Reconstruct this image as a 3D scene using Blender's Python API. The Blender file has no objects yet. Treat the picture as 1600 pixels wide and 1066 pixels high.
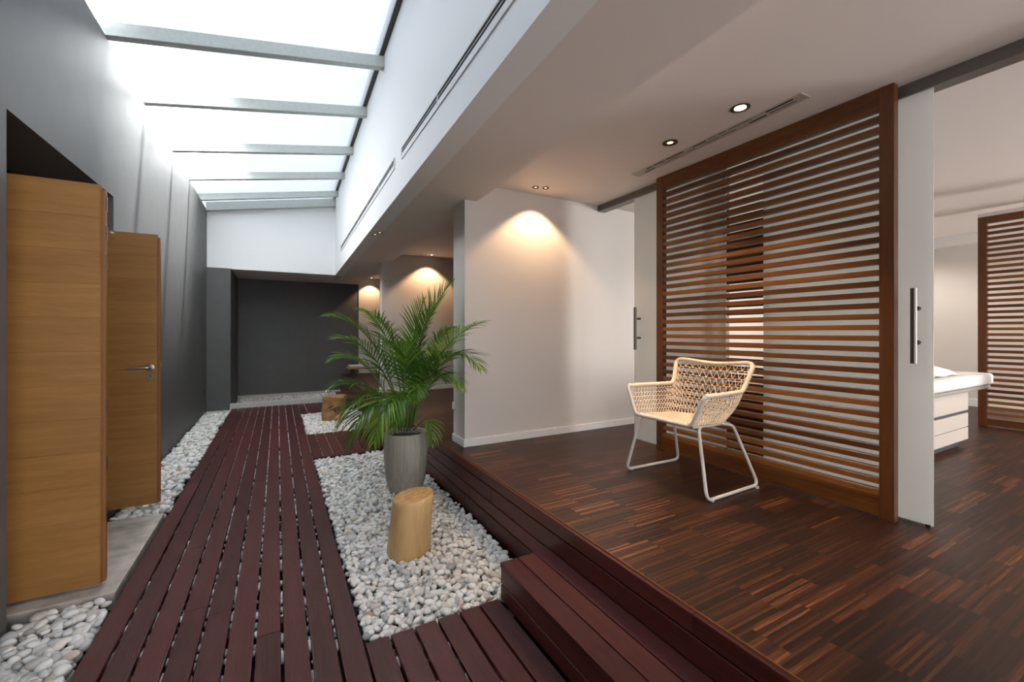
import bpy, math, random
import numpy as np
from mathutils import Vector, Matrix, noise as mnoise

random.seed(7)
np.random.seed(7)
PI = math.pi
sc = bpy.context.scene
COL = sc.collection

# ------------------------------------------------------------------ camera, world, sun, exposure
YAW = 28.81
cam_d = bpy.data.cameras.new('camera')
cam = bpy.data.objects.new('camera', cam_d)
COL.objects.link(cam)
cam.location = (0, 0, 1.02)
cam.rotation_euler = (PI/2, 0, -math.radians(YAW))
cam_d.sensor_fit = 'HORIZONTAL'
cam_d.sensor_width = 36.0
cam_d.lens = 665.5/1600*36.0
cam_d.shift_y = -14/1600
cam_d.clip_start = 0.02
sc.camera = cam

world = bpy.data.worlds.new('sky')
sc.world = world
world.use_nodes = True
wn = world.node_tree.nodes
wl = world.node_tree.links
wn.clear()
w_out = wn.new('ShaderNodeOutputWorld')
w_bg = wn.new('ShaderNodeBackground')
w_bg.inputs['Color'].default_value = (0.94, 0.97, 1.0, 1)
w_bg.inputs['Strength'].default_value = 1.65
wl.new(w_bg.outputs[0], w_out.inputs[0])

sun_d = bpy.data.lights.new('sun', 'SUN')
sun_d.energy = 110.0
sun_d.angle = math.radians(6.0)
sun_d.color = (1.0, 0.95, 0.86)
sun = bpy.data.objects.new('sun', sun_d)
COL.objects.link(sun)
sun.location = (2, 6, 9)
sun.rotation_euler = Vector((-0.30, -0.24, -1.0)).to_track_quat('-Z', 'Y').to_euler()

vs = sc.view_settings
vs.view_transform = 'Standard'
vs.look = 'None'
vs.exposure = 0.62
vs.gamma = 1.0
vs.use_curve_mapping = False
sc.cycles.max_bounces = 10
sc.cycles.diffuse_bounces = 6
sc.cycles.glossy_bounces = 4
sc.cycles.transmission_bounces = 8
sc.cycles.transparent_max_bounces = 12
sc.cycles.sample_clamp_indirect = 12.0
sc.cycles.caustics_reflective = False
sc.cycles.caustics_refractive = False

def area(name, loc, toward, sx, sy, power, col):
    d = bpy.data.lights.new(name, 'AREA')
    d.shape = 'RECTANGLE'
    d.size, d.size_y = sx, sy
    d.energy = power
    d.color = col
    o = bpy.data.objects.new(name, d)
    COL.objects.link(o)
    o.location = loc
    o.rotation_euler = Vector(toward).to_track_quat('-Z', 'Y').to_euler()
    return o
# added fill lamp behind the camera, aimed up to brighten the ceiling
area('front_fill', (1.8, -2.6, 0.15), (0.05, 0.55, 0.85), 3.2, 1.4, 17, (1.0, 0.80, 0.68))
area('room_fill', (8.0, -2.8, 1.2), (-0.62, 0.77, 0.10), 2.4, 1.6, 250, (1.0, 0.97, 0.94))  # added fill lamp, out of view, brightens the treatment room and frosted glass

# ------------------------------------------------------------------ materials
def new_mat(name):
    m = bpy.data.materials.new(name)
    m.use_nodes = True
    nt = m.node_tree
    bs = nt.nodes['Principled BSDF']
    return m, nt, bs

def plain(name, col, rough=0.5, metal=0.0, bump=0.0, bscale=60, spec=None, mottling=0.0):
    m, nt, bs = new_mat(name)
    bs.inputs['Base Color'].default_value = (*col, 1)
    bs.inputs['Roughness'].default_value = rough
    bs.inputs['Metallic'].default_value = metal
    if spec is not None:
        bs.inputs['Specular IOR Level'].default_value = spec
    if bump or mottling:
        tc = nt.nodes.new('ShaderNodeTexCoord')
        n = nt.nodes.new('ShaderNodeTexNoise')
        n.inputs['Scale'].default_value = bscale
        n.inputs['Detail'].default_value = 4
        nt.links.new(tc.outputs['Object'], n.inputs['Vector'])
        if bump:
            b = nt.nodes.new('ShaderNodeBump')
            b.inputs['Strength'].default_value = bump
            b.inputs['Distance'].default_value = 0.01
            nt.links.new(n.outputs['Fac'], b.inputs['Height'])
            nt.links.new(b.outputs[0], bs.inputs['Normal'])
        if mottling:
            r = nt.nodes.new('ShaderNodeValToRGB')
            r.color_ramp.elements[0].position = 0.3
            r.color_ramp.elements[1].position = 0.7
            r.color_ramp.elements[0].color = (*[c*(1-mottling) for c in col], 1)
            r.color_ramp.elements[1].color = (*[min(1, c*(1+mottling)) for c in col], 1)
            nt.links.new(n.outputs['Fac'], r.inputs[0])
            nt.links.new(r.outputs[0], bs.inputs['Base Color'])
    return m

def math_node(nt, op, a, b=None):
    n = nt.nodes.new('ShaderNodeMath')
    n.operation = op
    for i, v in enumerate((a, b)):
        if v is None:
            continue
        if isinstance(v, (int, float)):
            n.inputs[i].default_value = v
        else:
            nt.links.new(v, n.inputs[i])
    return n.outputs[0]

def wood(name, dark, light, axis, rough=0.4, stretch=14, scale=10, ribs=None, island=0.35, bump=0.05, spec=0.5):
    """grain running along axis (0 x, 1 y, 2 z); ribs = (axis across, spacing) adds machined grooves"""
    m, nt, bs = new_mat(name)
    L = nt.links
    tc = nt.nodes.new('ShaderNodeTexCoord')
    geo = nt.nodes.new('ShaderNodeNewGeometry')
    mp = nt.nodes.new('ShaderNodeMapping')
    s = [stretch]*3
    s[axis] = 1.0
    mp.inputs['Scale'].default_value = s
    L.new(tc.outputs['Object'], mp.inputs['Vector'])
    off = nt.nodes.new('ShaderNodeVectorMath')
    off.operation = 'ADD'
    rv = nt.nodes.new('ShaderNodeCombineXYZ')
    rr = math_node(nt, 'MULTIPLY', geo.outputs['Random Per Island'], 37.0)
    for i in range(3):
        L.new(rr, rv.inputs[i])
    L.new(mp.outputs[0], off.inputs[0])
    L.new(rv.outputs[0], off.inputs[1])
    n = nt.nodes.new('ShaderNodeTexNoise')
    n.inputs['Scale'].default_value = scale/6
    n.inputs['Detail'].default_value = 6
    n.inputs['Roughness'].default_value = 0.65
    n.inputs['Distortion'].default_value = 0.3
    L.new(off.outputs[0], n.inputs['Vector'])
    n2 = nt.nodes.new('ShaderNodeTexNoise')
    n2.inputs['Scale'].default_value = scale*1.3
    n2.inputs['Detail'].default_value = 4
    L.new(off.outputs[0], n2.inputs['Vector'])
    f = math_node(nt, 'ADD', math_node(nt, 'MULTIPLY', n.outputs['Fac'], 0.65), math_node(nt, 'MULTIPLY', n2.outputs['Fac'], 0.35))
    f = math_node(nt, 'ADD', f, math_node(nt, 'MULTIPLY', math_node(nt, 'SUBTRACT', geo.outputs['Random Per Island'], 0.5), island))
    r = nt.nodes.new('ShaderNodeValToRGB')
    r.color_ramp.elements[0].position = 0.3
    r.color_ramp.elements[1].position = 0.72
    r.color_ramp.elements[0].color = (*dark, 1)
    r.color_ramp.elements[1].color = (*light, 1)
    L.new(f, r.inputs[0])
    L.new(r.outputs[0], bs.inputs['Base Color'])
    bs.inputs['Roughness'].default_value = rough
    bs.inputs['Specular IOR Level'].default_value = spec
    h = math_node(nt, 'MULTIPLY', n2.outputs['Fac'], 0.4)
    bst, bdi = bump, 0.01
    if ribs:
        sep = nt.nodes.new('ShaderNodeSeparateXYZ')
        L.new(tc.outputs['Object'], sep.inputs[0])
        w = math_node(nt, 'SINE', math_node(nt, 'MULTIPLY', sep.outputs[ribs[0]], 2*PI/ribs[1]))
        h = math_node(nt, 'ADD', math_node(nt, 'MULTIPLY', w, 0.5), math_node(nt, 'MULTIPLY', n2.outputs['Fac'], 0.25))
        bst, bdi = 0.55, ribs[1]*0.3
    b = nt.nodes.new('ShaderNodeBump')
    b.inputs['Strength'].default_value = bst
    b.inputs['Distance'].default_value = bdi
    L.new(h, b.inputs['Height'])
    L.new(b.outputs[0], bs.inputs['Normal'])
    return m

def parquet_mat():
    """industrial strip parquet: narrow dark sticks along x, butted in staggered blocks"""
    m, nt, bs = new_mat('dark_strip_parquet')
    L = nt.links
    tc = nt.nodes.new('ShaderNodeTexCoord')
    sep = nt.nodes.new('ShaderNodeSeparateXYZ')
    L.new(tc.outputs['Object'], sep.inputs[0])
    x, y = sep.outputs[0], sep.outputs[1]
    def wnoise(a, b=None, seed=0.0):
        c = nt.nodes.new('ShaderNodeCombineXYZ')
        L.new(a, c.inputs[0])
        if b is not None:
            L.new(b, c.inputs[1])
        c.inputs[2].default_value = seed
        w = nt.nodes.new('ShaderNodeTexWhiteNoise')
        w.noise_dimensions = '3D'
        L.new(c.outputs[0], w.inputs['Vector'])
        return w.outputs['Value']
    STICK, BLK, LEN = 0.0105, 0.126, 0.29
    yb = math_node(nt, 'FLOOR', math_node(nt, 'DIVIDE', y, BLK))
    yr = math_node(nt, 'FLOOR', math_node(nt, 'DIVIDE', y, STICK))
    xs = math_node(nt, 'ADD', math_node(nt, 'DIVIDE', x, LEN), wnoise(yb, None, 3.0))
    xc = math_node(nt, 'FLOOR', xs)
    tone = wnoise(xc, yr, 1.0)
    blk = wnoise(xc, yb, 7.0)
    mp = nt.nodes.new('ShaderNodeMapping')
    mp.inputs['Scale'].default_value = (7, 160, 1)
    L.new(tc.outputs['Object'], mp.inputs['Vector'])
    n = nt.nodes.new('ShaderNodeTexNoise')
    n.inputs['Scale'].default_value = 1.0
    n.inputs['Detail'].default_value = 5
    L.new(mp.outputs[0], n.inputs['Vector'])
    f = math_node(nt, 'ADD', math_node(nt, 'MULTIPLY', tone, 0.58), math_node(nt, 'MULTIPLY', blk, 0.32))
    f = math_node(nt, 'ADD', f, math_node(nt, 'MULTIPLY', math_node(nt, 'SUBTRACT', n.outputs['Fac'], 0.5), 0.55))
    edge_sheen = math_node(nt, 'MAXIMUM', math_node(nt, 'SUBTRACT', 1.0, math_node(nt, 'DIVIDE', math_node(nt, 'SUBTRACT', x, 1.34), 0.9)), 0.0)  # skylight sheen near the platform edge, painted in as a lighter tone
    f = math_node(nt, 'ADD', f, math_node(nt, 'MULTIPLY', edge_sheen, 0.12))
    r = nt.nodes.new('ShaderNodeValToRGB')
    cr = r.color_ramp
    cr.elements[0].position = 0.0
    cr.elements[0].color = (0.012, 0.0050, 0.0030, 1)
    cr.elements[1].position = 1.0
    cr.elements[1].color = (0.30, 0.115, 0.036, 1)
    for p, c in ((0.40, (0.022, 0.0085, 0.005)), (0.66, (0.054, 0.017, 0.0075)), (0.83, (0.105, 0.035, 0.012))):
        e = cr.elements.new(p)
        e.color = (*c, 1)
    L.new(f, r.inputs[0])
    L.new(r.outputs[0], bs.inputs['Base Color'])
    fx = math_node(nt, 'FRACT', xs)
    gx = math_node(nt, 'LESS_THAN', fx, 0.006)
    b = nt.nodes.new('ShaderNodeBump')
    b.inputs['Strength'].default_value = 0.15
    b.inputs['Distance'].default_value = 0.002
    h = math_node(nt, 'SUBTRACT', math_node(nt, 'ADD', math_node(nt, 'MULTIPLY', tone, 0.6), n.outputs['Fac']), gx)
    L.new(h, b.inputs['Height'])
    L.new(b.outputs[0], bs.inputs['Normal'])
    bs.inputs['Roughness'].default_value = 0.40
    bs.inputs['Specular IOR Level'].default_value = 0.28
    return m

def pebble_mat():
    m, nt, bs = new_mat('river_pebble')
    L = nt.links
    geo = nt.nodes.new('ShaderNodeNewGeometry')
    oi = nt.nodes.new('ShaderNodeObjectInfo')
    rnd = math_node(nt, 'FRACT', math_node(nt, 'ADD', geo.outputs['Random Per Island'], oi.outputs['Random']))
    r = nt.nodes.new('ShaderNodeValToRGB')
    cr = r.color_ramp
    cr.interpolation = 'LINEAR'
    stops = [(0.0, (0.36, 0.36, 0.35)), (0.16, (0.68, 0.67, 0.65)), (0.45, (0.84, 0.83, 0.80)), (0.74, (0.78, 0.755, 0.71)),
             (0.88, (0.74, 0.67, 0.60)), (0.93, (0.52, 0.52, 0.51)), (0.99, (0.62, 0.52, 0.42)), (1.0, (0.42, 0.26, 0.17))]
    cr.elements[0].position, cr.elements[0].color = stops[0][0], (*stops[0][1], 1)
    cr.elements[1].position, cr.elements[1].color = stops[-1][0], (*stops[-1][1], 1)
    for p, c in stops[1:-1]:
        e = cr.elements.new(p)
        e.color = (*c, 1)
    L.new(rnd, r.inputs[0])
    tc = nt.nodes.new('ShaderNodeTexCoord')
    n = nt.nodes.new('ShaderNodeTexNoise')
    n.inputs['Scale'].default_value = 45
    n.inputs['Detail'].default_value = 5
    L.new(geo.outputs['Position'], n.inputs['Vector'])
    mx = nt.nodes.new('ShaderNodeMixRGB')
    mx.blend_type = 'MULTIPLY'
    mx.inputs[0].default_value = 0.22
    L.new(r.outputs[0], mx.inputs[1])
    r2 = nt.nodes.new('ShaderNodeValToRGB')
    r2.color_ramp.elements[0].position = 0.3
    r2.color_ramp.elements[1].position = 0.6
    r2.color_ramp.elements[0].color = (0.55, 0.55, 0.55, 1)
    L.new(n.outputs['Fac'], r2.inputs[0])
    L.new(r2.outputs[0], mx.inputs[2])
    L.new(mx.outputs[0], bs.inputs['Base Color'])
    bs.inputs['Roughness'].default_value = 0.65
    return m

def sheet_mat():
    m = bpy.data.materials.new('polycarbonate_sheet')
    m.use_nodes = True
    nt = m.node_tree
    nt.nodes.clear()
    L = nt.links
    out = nt.nodes.new('ShaderNodeOutputMaterial')
    tr = nt.nodes.new('ShaderNodeBsdfTransparent')
    tr.inputs[0].default_value = (0.93, 0.96, 1.0, 1)
    tl = nt.nodes.new('ShaderNodeBsdfTranslucent')
    tc = nt.nodes.new('ShaderNodeTexCoord')
    wv = nt.nodes.new('ShaderNodeTexWave')
    wv.bands_direction = 'Y'
    wv.inputs['Scale'].default_value = 28
    wv.inputs['Distortion'].default_value = 0.2
    L.new(tc.outputs['Object'], wv.inputs['Vector'])
    r = nt.nodes.new('ShaderNodeValToRGB')
    r.color_ramp.elements[0].color = (0.55, 0.58, 0.62, 1)
    r.color_ramp.elements[1].color = (0.63, 0.66, 0.70, 1)
    L.new(wv.outputs['Fac'], r.inputs[0])
    L.new(r.outputs[0], tl.inputs[0])
    mx = nt.nodes.new('ShaderNodeMixShader')
    mx.inputs[0].default_value = 0.5
    L.new(tr.outputs[0], mx.inputs[1])
    L.new(tl.outputs[0], mx.inputs[2])
    L.new(mx.outputs[0], out.inputs[0])
    return m

def frosted_mat():
    m = bpy.data.materials.new('frosted_glass')
    m.use_nodes = True
    nt = m.node_tree
    nt.nodes.clear()
    L = nt.links
    out = nt.nodes.new('ShaderNodeOutputMaterial')
    rf = nt.nodes.new('ShaderNodeBsdfRefraction')
    rf.inputs['Color'].default_value = (0.93, 0.97, 0.95, 1)
    rf.inputs['Roughness'].default_value = 0.42
    rf.inputs['IOR'].default_value = 1.05
    tl = nt.nodes.new('ShaderNodeBsdfTranslucent')
    tl.inputs[0].default_value = (0.93, 0.925, 0.90, 1)
    df = nt.nodes.new('ShaderNodeBsdfDiffuse')
    df.inputs[0].default_value = (0.89, 0.885, 0.86, 1)
    gl = nt.nodes.new('ShaderNodeBsdfGlossy')
    gl.inputs['Roughness'].default_value = 0.25
    m1 = nt.nodes.new('ShaderNodeMixShader')
    m1.inputs[0].default_value = 0.32
    L.new(tl.outputs[0], m1.inputs[1])
    L.new(df.outputs[0], m1.inputs[2])
    m2 = nt.nodes.new('ShaderNodeMixShader')
    m2.inputs[0].default_value = 0.78
    L.new(rf.outputs[0], m2.inputs[1])
    L.new(m1.outputs[0], m2.inputs[2])
    fr = nt.nodes.new('ShaderNodeFresnel')
    fr.inputs[0].default_value = 1.3
    m3 = nt.nodes.new('ShaderNodeMixShader')
    L.new(fr.outputs[0], m3.inputs[0])
    L.new(m2.outputs[0], m3.inputs[1])
    L.new(gl.outputs[0], m3.inputs[2])
    L.new(m3.outputs[0], out.inputs[0])
    return m

def emit_mat(name, col, strength):
    m, nt, bs = new_mat(name)
    bs.inputs['Base Color'].default_value = (*col, 1)
    bs.inputs['Emission Color'].default_value = (*col, 1)
    bs.inputs['Emission Strength'].default_value = strength
    return m

def leaf_mat():
    m, nt, bs = new_mat('palm_leaf')
    L = nt.links
    geo = nt.nodes.new('ShaderNodeNewGeometry')
    oi = nt.nodes.new('ShaderNodeObjectInfo')
    f = math_node(nt, 'ADD', math_node(nt, 'MULTIPLY', geo.outputs['Random Per Island'], 0.55), math_node(nt, 'MULTIPLY', oi.outputs['Random'], 0.45))
    r = nt.nodes.new('ShaderNodeValToRGB')
    r.color_ramp.elements[0].position = 0.1
    r.color_ramp.elements[1].position = 0.95
    r.color_ramp.elements[0].color = (0.042, 0.12, 0.016, 1)
    r.color_ramp.elements[1].color = (0.34, 0.52, 0.06, 1)
    e = r.color_ramp.elements.new(0.55)
    e.color = (0.13, 0.27, 0.03, 1)
    L.new(f, r.inputs[0])
    L.new(r.outputs[0], bs.inputs['Base Color'])
    bs.inputs['Roughness'].default_value = 0.27
    tl = nt.nodes.new('ShaderNodeBsdfTranslucent')
    L.new(r.outputs[0], tl.inputs[0])
    mx = nt.nodes.new('ShaderNodeMixShader')
    mx.inputs[0].default_value = 0.35
    out = nt.nodes['Material Output']
    L.new(bs.outputs[0], mx.inputs[1])
    L.new(tl.outputs[0], mx.inputs[2])
    L.new(mx.outputs[0], out.inputs[0])
    return m

M_white = plain('white_wall_paint', (0.78, 0.78, 0.77), 0.6, bump=0.03, bscale=120)
M_fascia = plain('white_fascia_paint', (0.88, 0.88, 0.875), 0.6, bump=0.03, bscale=60)
M_greige = plain('warm_grey_wall_paint', (0.66, 0.615, 0.572), 0.6, bump=0.03, bscale=120)
M_ceil = plain('ceiling_paint', (0.80, 0.735, 0.69), 0.65, bump=0.03, bscale=60)  # white ceiling; warm light bounced off the floor is put into its colour
M_roomceil = plain('room_ceiling_paint', (0.72, 0.70, 0.68), 0.6)
M_dark = plain('charcoal_wall_paint', (0.098, 0.097, 0.095), 0.55, bump=0.12, bscale=6, mottling=0.06)
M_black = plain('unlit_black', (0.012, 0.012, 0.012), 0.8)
M_concrete = plain('pale_concrete', (0.56, 0.55, 0.52), 0.75, bump=0.3, bscale=40, mottling=0.15)
M_slab = plain('stained_concrete', (0.47, 0.42, 0.37), 0.7, bump=0.2, bscale=9, mottling=0.3)
M_soil_bed = plain('dark_subfloor', (0.03, 0.03, 0.028), 0.9, bump=0.4, bscale=80)
M_rafter = plain('sage_painted_timber', (0.50, 0.53, 0.50), 0.5, bump=0.15, bscale=30, mottling=0.06)
M_edgeshade = plain('edge_shade', (0.06, 0.055, 0.05), 0.6)
M_track = plain('brushed_grey_track', (0.16, 0.15, 0.14), 0.35, metal=0.5)
M_base = plain('white_baseboard_paint', (0.78, 0.77, 0.75), 0.4)
M_steel = plain('brushed_steel', (0.42, 0.40, 0.37), 0.32, metal=1.0)
M_darksteel = plain('dark_brushed_steel', (0.19, 0.168, 0.145), 0.35, metal=1.0)
M_blackmetal = plain('black_metal', (0.02, 0.02, 0.02), 0.4)
M_gold = plain('gold_reflector', (0.75, 0.50, 0.22), 0.25, metal=1.0)
M_lamp = emit_mat('warm_lamp', (1.0, 0.86, 0.66), 9.0)
M_lampdim = emit_mat('warm_lamp_dim', (1.0, 0.72, 0.42), 1.2)
M_uplamp = emit_mat('uplight_lamp', (1.0, 0.75, 0.5), 6.0)
M_vent = plain('vent_white_metal', (0.72, 0.72, 0.71), 0.4)
M_ventbeige = plain('vent_beige_metal', (0.52, 0.47, 0.42), 0.4)
M_oak_x = wood('oak_veneer', (0.255, 0.112, 0.027), (0.40, 0.195, 0.056), 0, rough=0.42, stretch=16, scale=9, island=0.10)
M_oak_edge = wood('oak_edge', (0.20, 0.080, 0.022), (0.30, 0.130, 0.038), 2, rough=0.4, stretch=14, scale=9, island=0.1)
M_deck_y = wood('ribbed_deck_board', (0.047, 0.0110, 0.0105), (0.100, 0.0245, 0.0225), 1, rough=0.42, stretch=12, scale=8, ribs=(0, 0.0065), island=0.28, spec=0.28)
M_deck_plain = wood('deck_riser_board', (0.050, 0.0110, 0.0085), (0.112, 0.026, 0.0195), 1, rough=0.38, stretch=14, scale=8, island=0.3, spec=0.35)
M_iroko_y = wood('red_brown_hardwood', (0.090, 0.029, 0.007), (0.24, 0.092, 0.020), 1, rough=0.38, stretch=16, scale=8, island=0.55)
M_iroko_z = wood('red_brown_hardwood_upright', (0.085, 0.026, 0.008), (0.19, 0.066, 0.018), 2, rough=0.38, stretch=16, scale=8, island=0.3)
M_wenge = wood('dark_wenge', (0.030, 0.012, 0.008), (0.060, 0.024, 0.015), 0, rough=0.4, stretch=14, scale=8)
M_lightwood = wood('light_wood', (0.36, 0.19, 0.09), (0.50, 0.29, 0.15), 2, rough=0.4, stretch=14, scale=8)
M_stump = wood('peeled_log', (0.37, 0.19, 0.065), (0.62, 0.39, 0.17), 2, rough=0.45, stretch=10, scale=9, bump=0.15)
M_stump_top = plain('log_end_grain', (0.50, 0.28, 0.10), 0.5, bump=0.2, bscale=30, mottling=0.3)
M_teak = plain('carved_teak_root', (0.36, 0.19, 0.08), 0.5, bump=0.4, bscale=14, mottling=0.35)
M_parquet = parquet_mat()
M_nosing = wood('parquet_edge_strip', (0.13, 0.045, 0.014), (0.25, 0.095, 0.03), 1, rough=0.45, stretch=14, scale=8, spec=0.3)
M_pebble = pebble_mat()
M_sheet = sheet_mat()
M_frost = frosted_mat()
M_leaf = leaf_mat()
M_stem = plain('palm_stem', (0.10, 0.17, 0.035), 0.4)
M_pot = None
M_soil = plain('potting_soil', (0.035, 0.022, 0.014), 0.95, bump=0.8, bscale=60)
M_chair = plain('white_powder_coat', (0.66, 0.63, 0.60), 0.4)
M_rattan = plain('natural_rattan', (0.90, 0.74, 0.57), 0.55, mottling=0.1, bscale=30)
M_linen = plain('white_linen', (0.64, 0.62, 0.595), 0.8)
M_lam = plain('beige_laminate', (0.52, 0.46, 0.41), 0.35)
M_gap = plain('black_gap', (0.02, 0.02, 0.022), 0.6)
M_greyboard = plain('grey_underframe', (0.25, 0.23, 0.21), 0.5)
M_paper = plain('white_door_panel', (0.80, 0.79, 0.77), 0.4)

def pot_mat():
    m, nt, bs = new_mat('grey_fibre_concrete')
    L = nt.links
    tc = nt.nodes.new('ShaderNodeTexCoord')
    mp = nt.nodes.new('ShaderNodeMapping')
    mp.inputs['Scale'].default_value = (70, 70, 3)
    L.new(tc.outputs['Object'], mp.inputs['Vector'])
    n = nt.nodes.new('ShaderNodeTexNoise')
    n.inputs['Scale'].default_value = 1.0
    n.inputs['Detail'].default_value = 4
    L.new(mp.outputs[0], n.inputs['Vector'])
    r = nt.nodes.new('ShaderNodeValToRGB')
    r.color_ramp.elements[0].position = 0.3
    r.color_ramp.elements[1].position = 0.7
    r.color_ramp.elements[0].color = (0.31, 0.29, 0.245, 1)
    r.color_ramp.elements[1].color = (0.47, 0.445, 0.385, 1)
    L.new(n.outputs['Fac'], r.inputs[0])
    L.new(r.outputs[0], bs.inputs['Base Color'])
    b = nt.nodes.new('ShaderNodeBump')
    b.inputs['Strength'].default_value = 0.35
    b.inputs['Distance'].default_value = 0.004
    L.new(n.outputs['Fac'], b.inputs['Height'])
    L.new(b.outputs[0], bs.inputs['Normal'])
    bs.inputs['Roughness'].default_value = 0.6
    return m
M_pot = pot_mat()

# ------------------------------------------------------------------ mesh helpers
class MB:
    """collects shapes; build() links them as one mesh object"""
    def __init__(self):
        self.v, self.f, self.mi, self.cur = [], [], [], 0
    def add(self, vs_, fs_):
        o = len(self.v)
        self.v.extend([tuple(p) for p in vs_])
        self.f.extend([tuple(i+o for i in q) for q in fs_])
        self.mi.extend([self.cur]*len(fs_))
        return self
    def box(self, x0, x1, y0, y1, z0, z1):
        return self.hexa([(x0, y0, z0), (x1, y0, z0), (x1, y1, z0), (x0, y1, z0), (x0, y0, z1), (x1, y0, z1), (x1, y1, z1), (x0, y1, z1)])
    def hexa(self, p):
        return self.add(p, [(0, 3, 2, 1), (4, 5, 6, 7), (0, 1, 5, 4), (1, 2, 6, 5), (2, 3, 7, 6), (3, 0, 4, 7)])
    def tube(self, pts, r, n=8, closed=False, cap=True):
        pts = [Vector(p) for p in pts]
        k = len(pts)
        rs = r if isinstance(r, (list, tuple)) else [r]*k
        prev = None
        rings = []
        for i, p in enumerate(pts):
            if closed:
                t = (pts[(i+1) % k] - pts[i-1])
            else:
                t = pts[min(i+1, k-1)] - pts[max(i-1, 0)]
            if t.length < 1e-9:
                t = Vector((0, 0, 1))
            t.normalize()
            if prev is None:
                up = Vector((0, 0, 1)) if abs(t.z) < 0.9 else Vector((1, 0, 0))
                u = t.cross(up).normalized()
            else:
                u = prev - t*prev.dot(t)
                if u.length < 1e-6:
                    u = t.orthogonal()
                u.normalize()
            prev = u
            w = t.cross(u)
            rings.append([p + u*(rs[i]*math.cos(2*PI*j/n)) + w*(rs[i]*math.sin(2*PI*j/n)) for j in range(n)])
        vs_ = [q for ring in rings for q in ring]
        fs_ = []
        for i in range(k if closed else k-1):
            a, b = i*n, ((i+1) % k)*n
            for j in range(n):
                j2 = (j+1) % n
                fs_.append((a+j, a+j2, b+j2, b+j))
        if cap and not closed:
            fs_.append(tuple(reversed(range(n))))
            fs_.append(tuple((k-1)*n+j for j in range(n)))
        return self.add(vs_, fs_)
    def lathe(self, prof, c=(0, 0, 0), n=40, cap=True):
        vs_, fs_ = [], []
        for r, z in prof:
            for j in range(n):
                a = 2*PI*j/n
                vs_.append((c[0]+r*math.cos(a), c[1]+r*math.sin(a), c[2]+z))
        for i in range(len(prof)-1):
            for j in range(n):
                j2 = (j+1) % n
                fs_.append((i*n+j, i*n+j2, (i+1)*n+j2, (i+1)*n+j))
        if cap:
            fs_.append(tuple(reversed(range(n))))
            fs_.append(tuple((len(prof)-1)*n+j for j in range(n)))
        return self.add(vs_, fs_)
    def disc(self, c, r, n=24, nrm=(0, 0, -1)):
        q = Vector(nrm).to_track_quat('Z', 'Y')
        vs_ = [Vector(c) + q @ Vector((r*math.cos(2*PI*j/n), r*math.sin(2*PI*j/n), 0)) for j in range(n)]
        return self.add(vs_, [tuple(range(n))])
    def build(self, name, mat, parent=None, smooth=False, bevel=0.0, seg=2):
        me = bpy.data.meshes.new(name)
        off = root_of(parent)
        vv = [(a-off[0], b-off[1], c-off[2]) for a, b, c in self.v]
        me.from_pydata(vv, [], self.f)
        mats = mat if isinstance(mat, (list, tuple)) else [mat]
        for q in mats:
            me.materials.append(q)
        if len(mats) > 1:
            me.polygons.foreach_set('material_index', self.mi)
        if smooth:
            me.polygons.foreach_set('use_smooth', [True]*len(me.polygons))
        me.update()
        o = bpy.data.objects.new(name, me)
        COL.objects.link(o)
        if parent is not None:
            o.parent = parent
        if smooth and smooth != True:
            me.set_sharp_from_angle(angle=math.radians(smooth))
        if bevel:
            b = o.modifiers.new('bevel', 'BEVEL')
            b.width = bevel
            b.segments = seg
            b.limit_method = 'ANGLE'
            b.angle_limit = math.radians(40)
        return o

def root_of(o):
    if o is None:
        return (0, 0, 0)
    while o.parent is not None:
        o = o.parent
    return tuple(o.location)

def thing(name, label, cat, loc, group=None):
    o = bpy.data.objects.new(name, None)
    COL.objects.link(o)
    o.location = loc
    o.empty_display_size = 0.1
    o['label'] = label
    o['category'] = cat
    if group:
        o['group'] = group
    return o

def tag(o, label, cat, group=None, kind=None):
    o['label'] = label
    o['category'] = cat
    if group:
        o['group'] = group
    if kind:
        o['kind'] = kind
    return o

def struct(o, label=None, cat=None):
    o['kind'] = 'structure'
    if label:
        o['label'] = label
    if cat:
        o['category'] = cat
    return o

def bez(ps, n):
    out = []
    for i in range(n+1):
        t = i/n
        q = [Vector(p) for p in ps]
        while len(q) > 1:
            q = [q[j].lerp(q[j+1], t) for j in range(len(q)-1)]
        out.append(q[0])
    return out

def rounded(pts, r, n=6):
    """polyline with filleted corners"""
    pts = [Vector(p) for p in pts]
    out = [pts[0]]
    for i in range(1, len(pts)-1):
        a, b, c = pts[i-1], pts[i], pts[i+1]
        d1, d2 = (a-b), (c-b)
        k = min(r, d1.length*0.49, d2.length*0.49)
        p, q = b + d1.normalized()*k, b + d2.normalized()*k
        out += bez([p, b, q], n)
    out.append(pts[-1])
    return out

# ------------------------------------------------------------------ levels and plan
Z_DECK, Z_STEP, Z_GRAV = -0.38, -0.19, -0.42
SOF, CEIL = 2.195, 2.355
XL = -1.13                       # charcoal wall face
YE = 9.46                        # end of the skylight
YF = 11.07                       # far wall
X_FL0, X_FL1, X_FR = -0.735, 0.337, 1.34
FAS = lambda y: 0.815 + 0.0239*y          # fascia and soffit run slightly off the deck's axis
INN = lambda y: 1.475 + 0.0270*y
CAMX, CAMY = 0.0, 0.0

def px(p):
    t = math.radians(YAW)
    s, c = math.sin(t), math.cos(t)
    d = s*p[0] + c*p[1]
    return 800 + 665.5*(c*p[0]-s*p[1])/d, 519 - 665.5*(p[2]-1.02)/d, d

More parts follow.
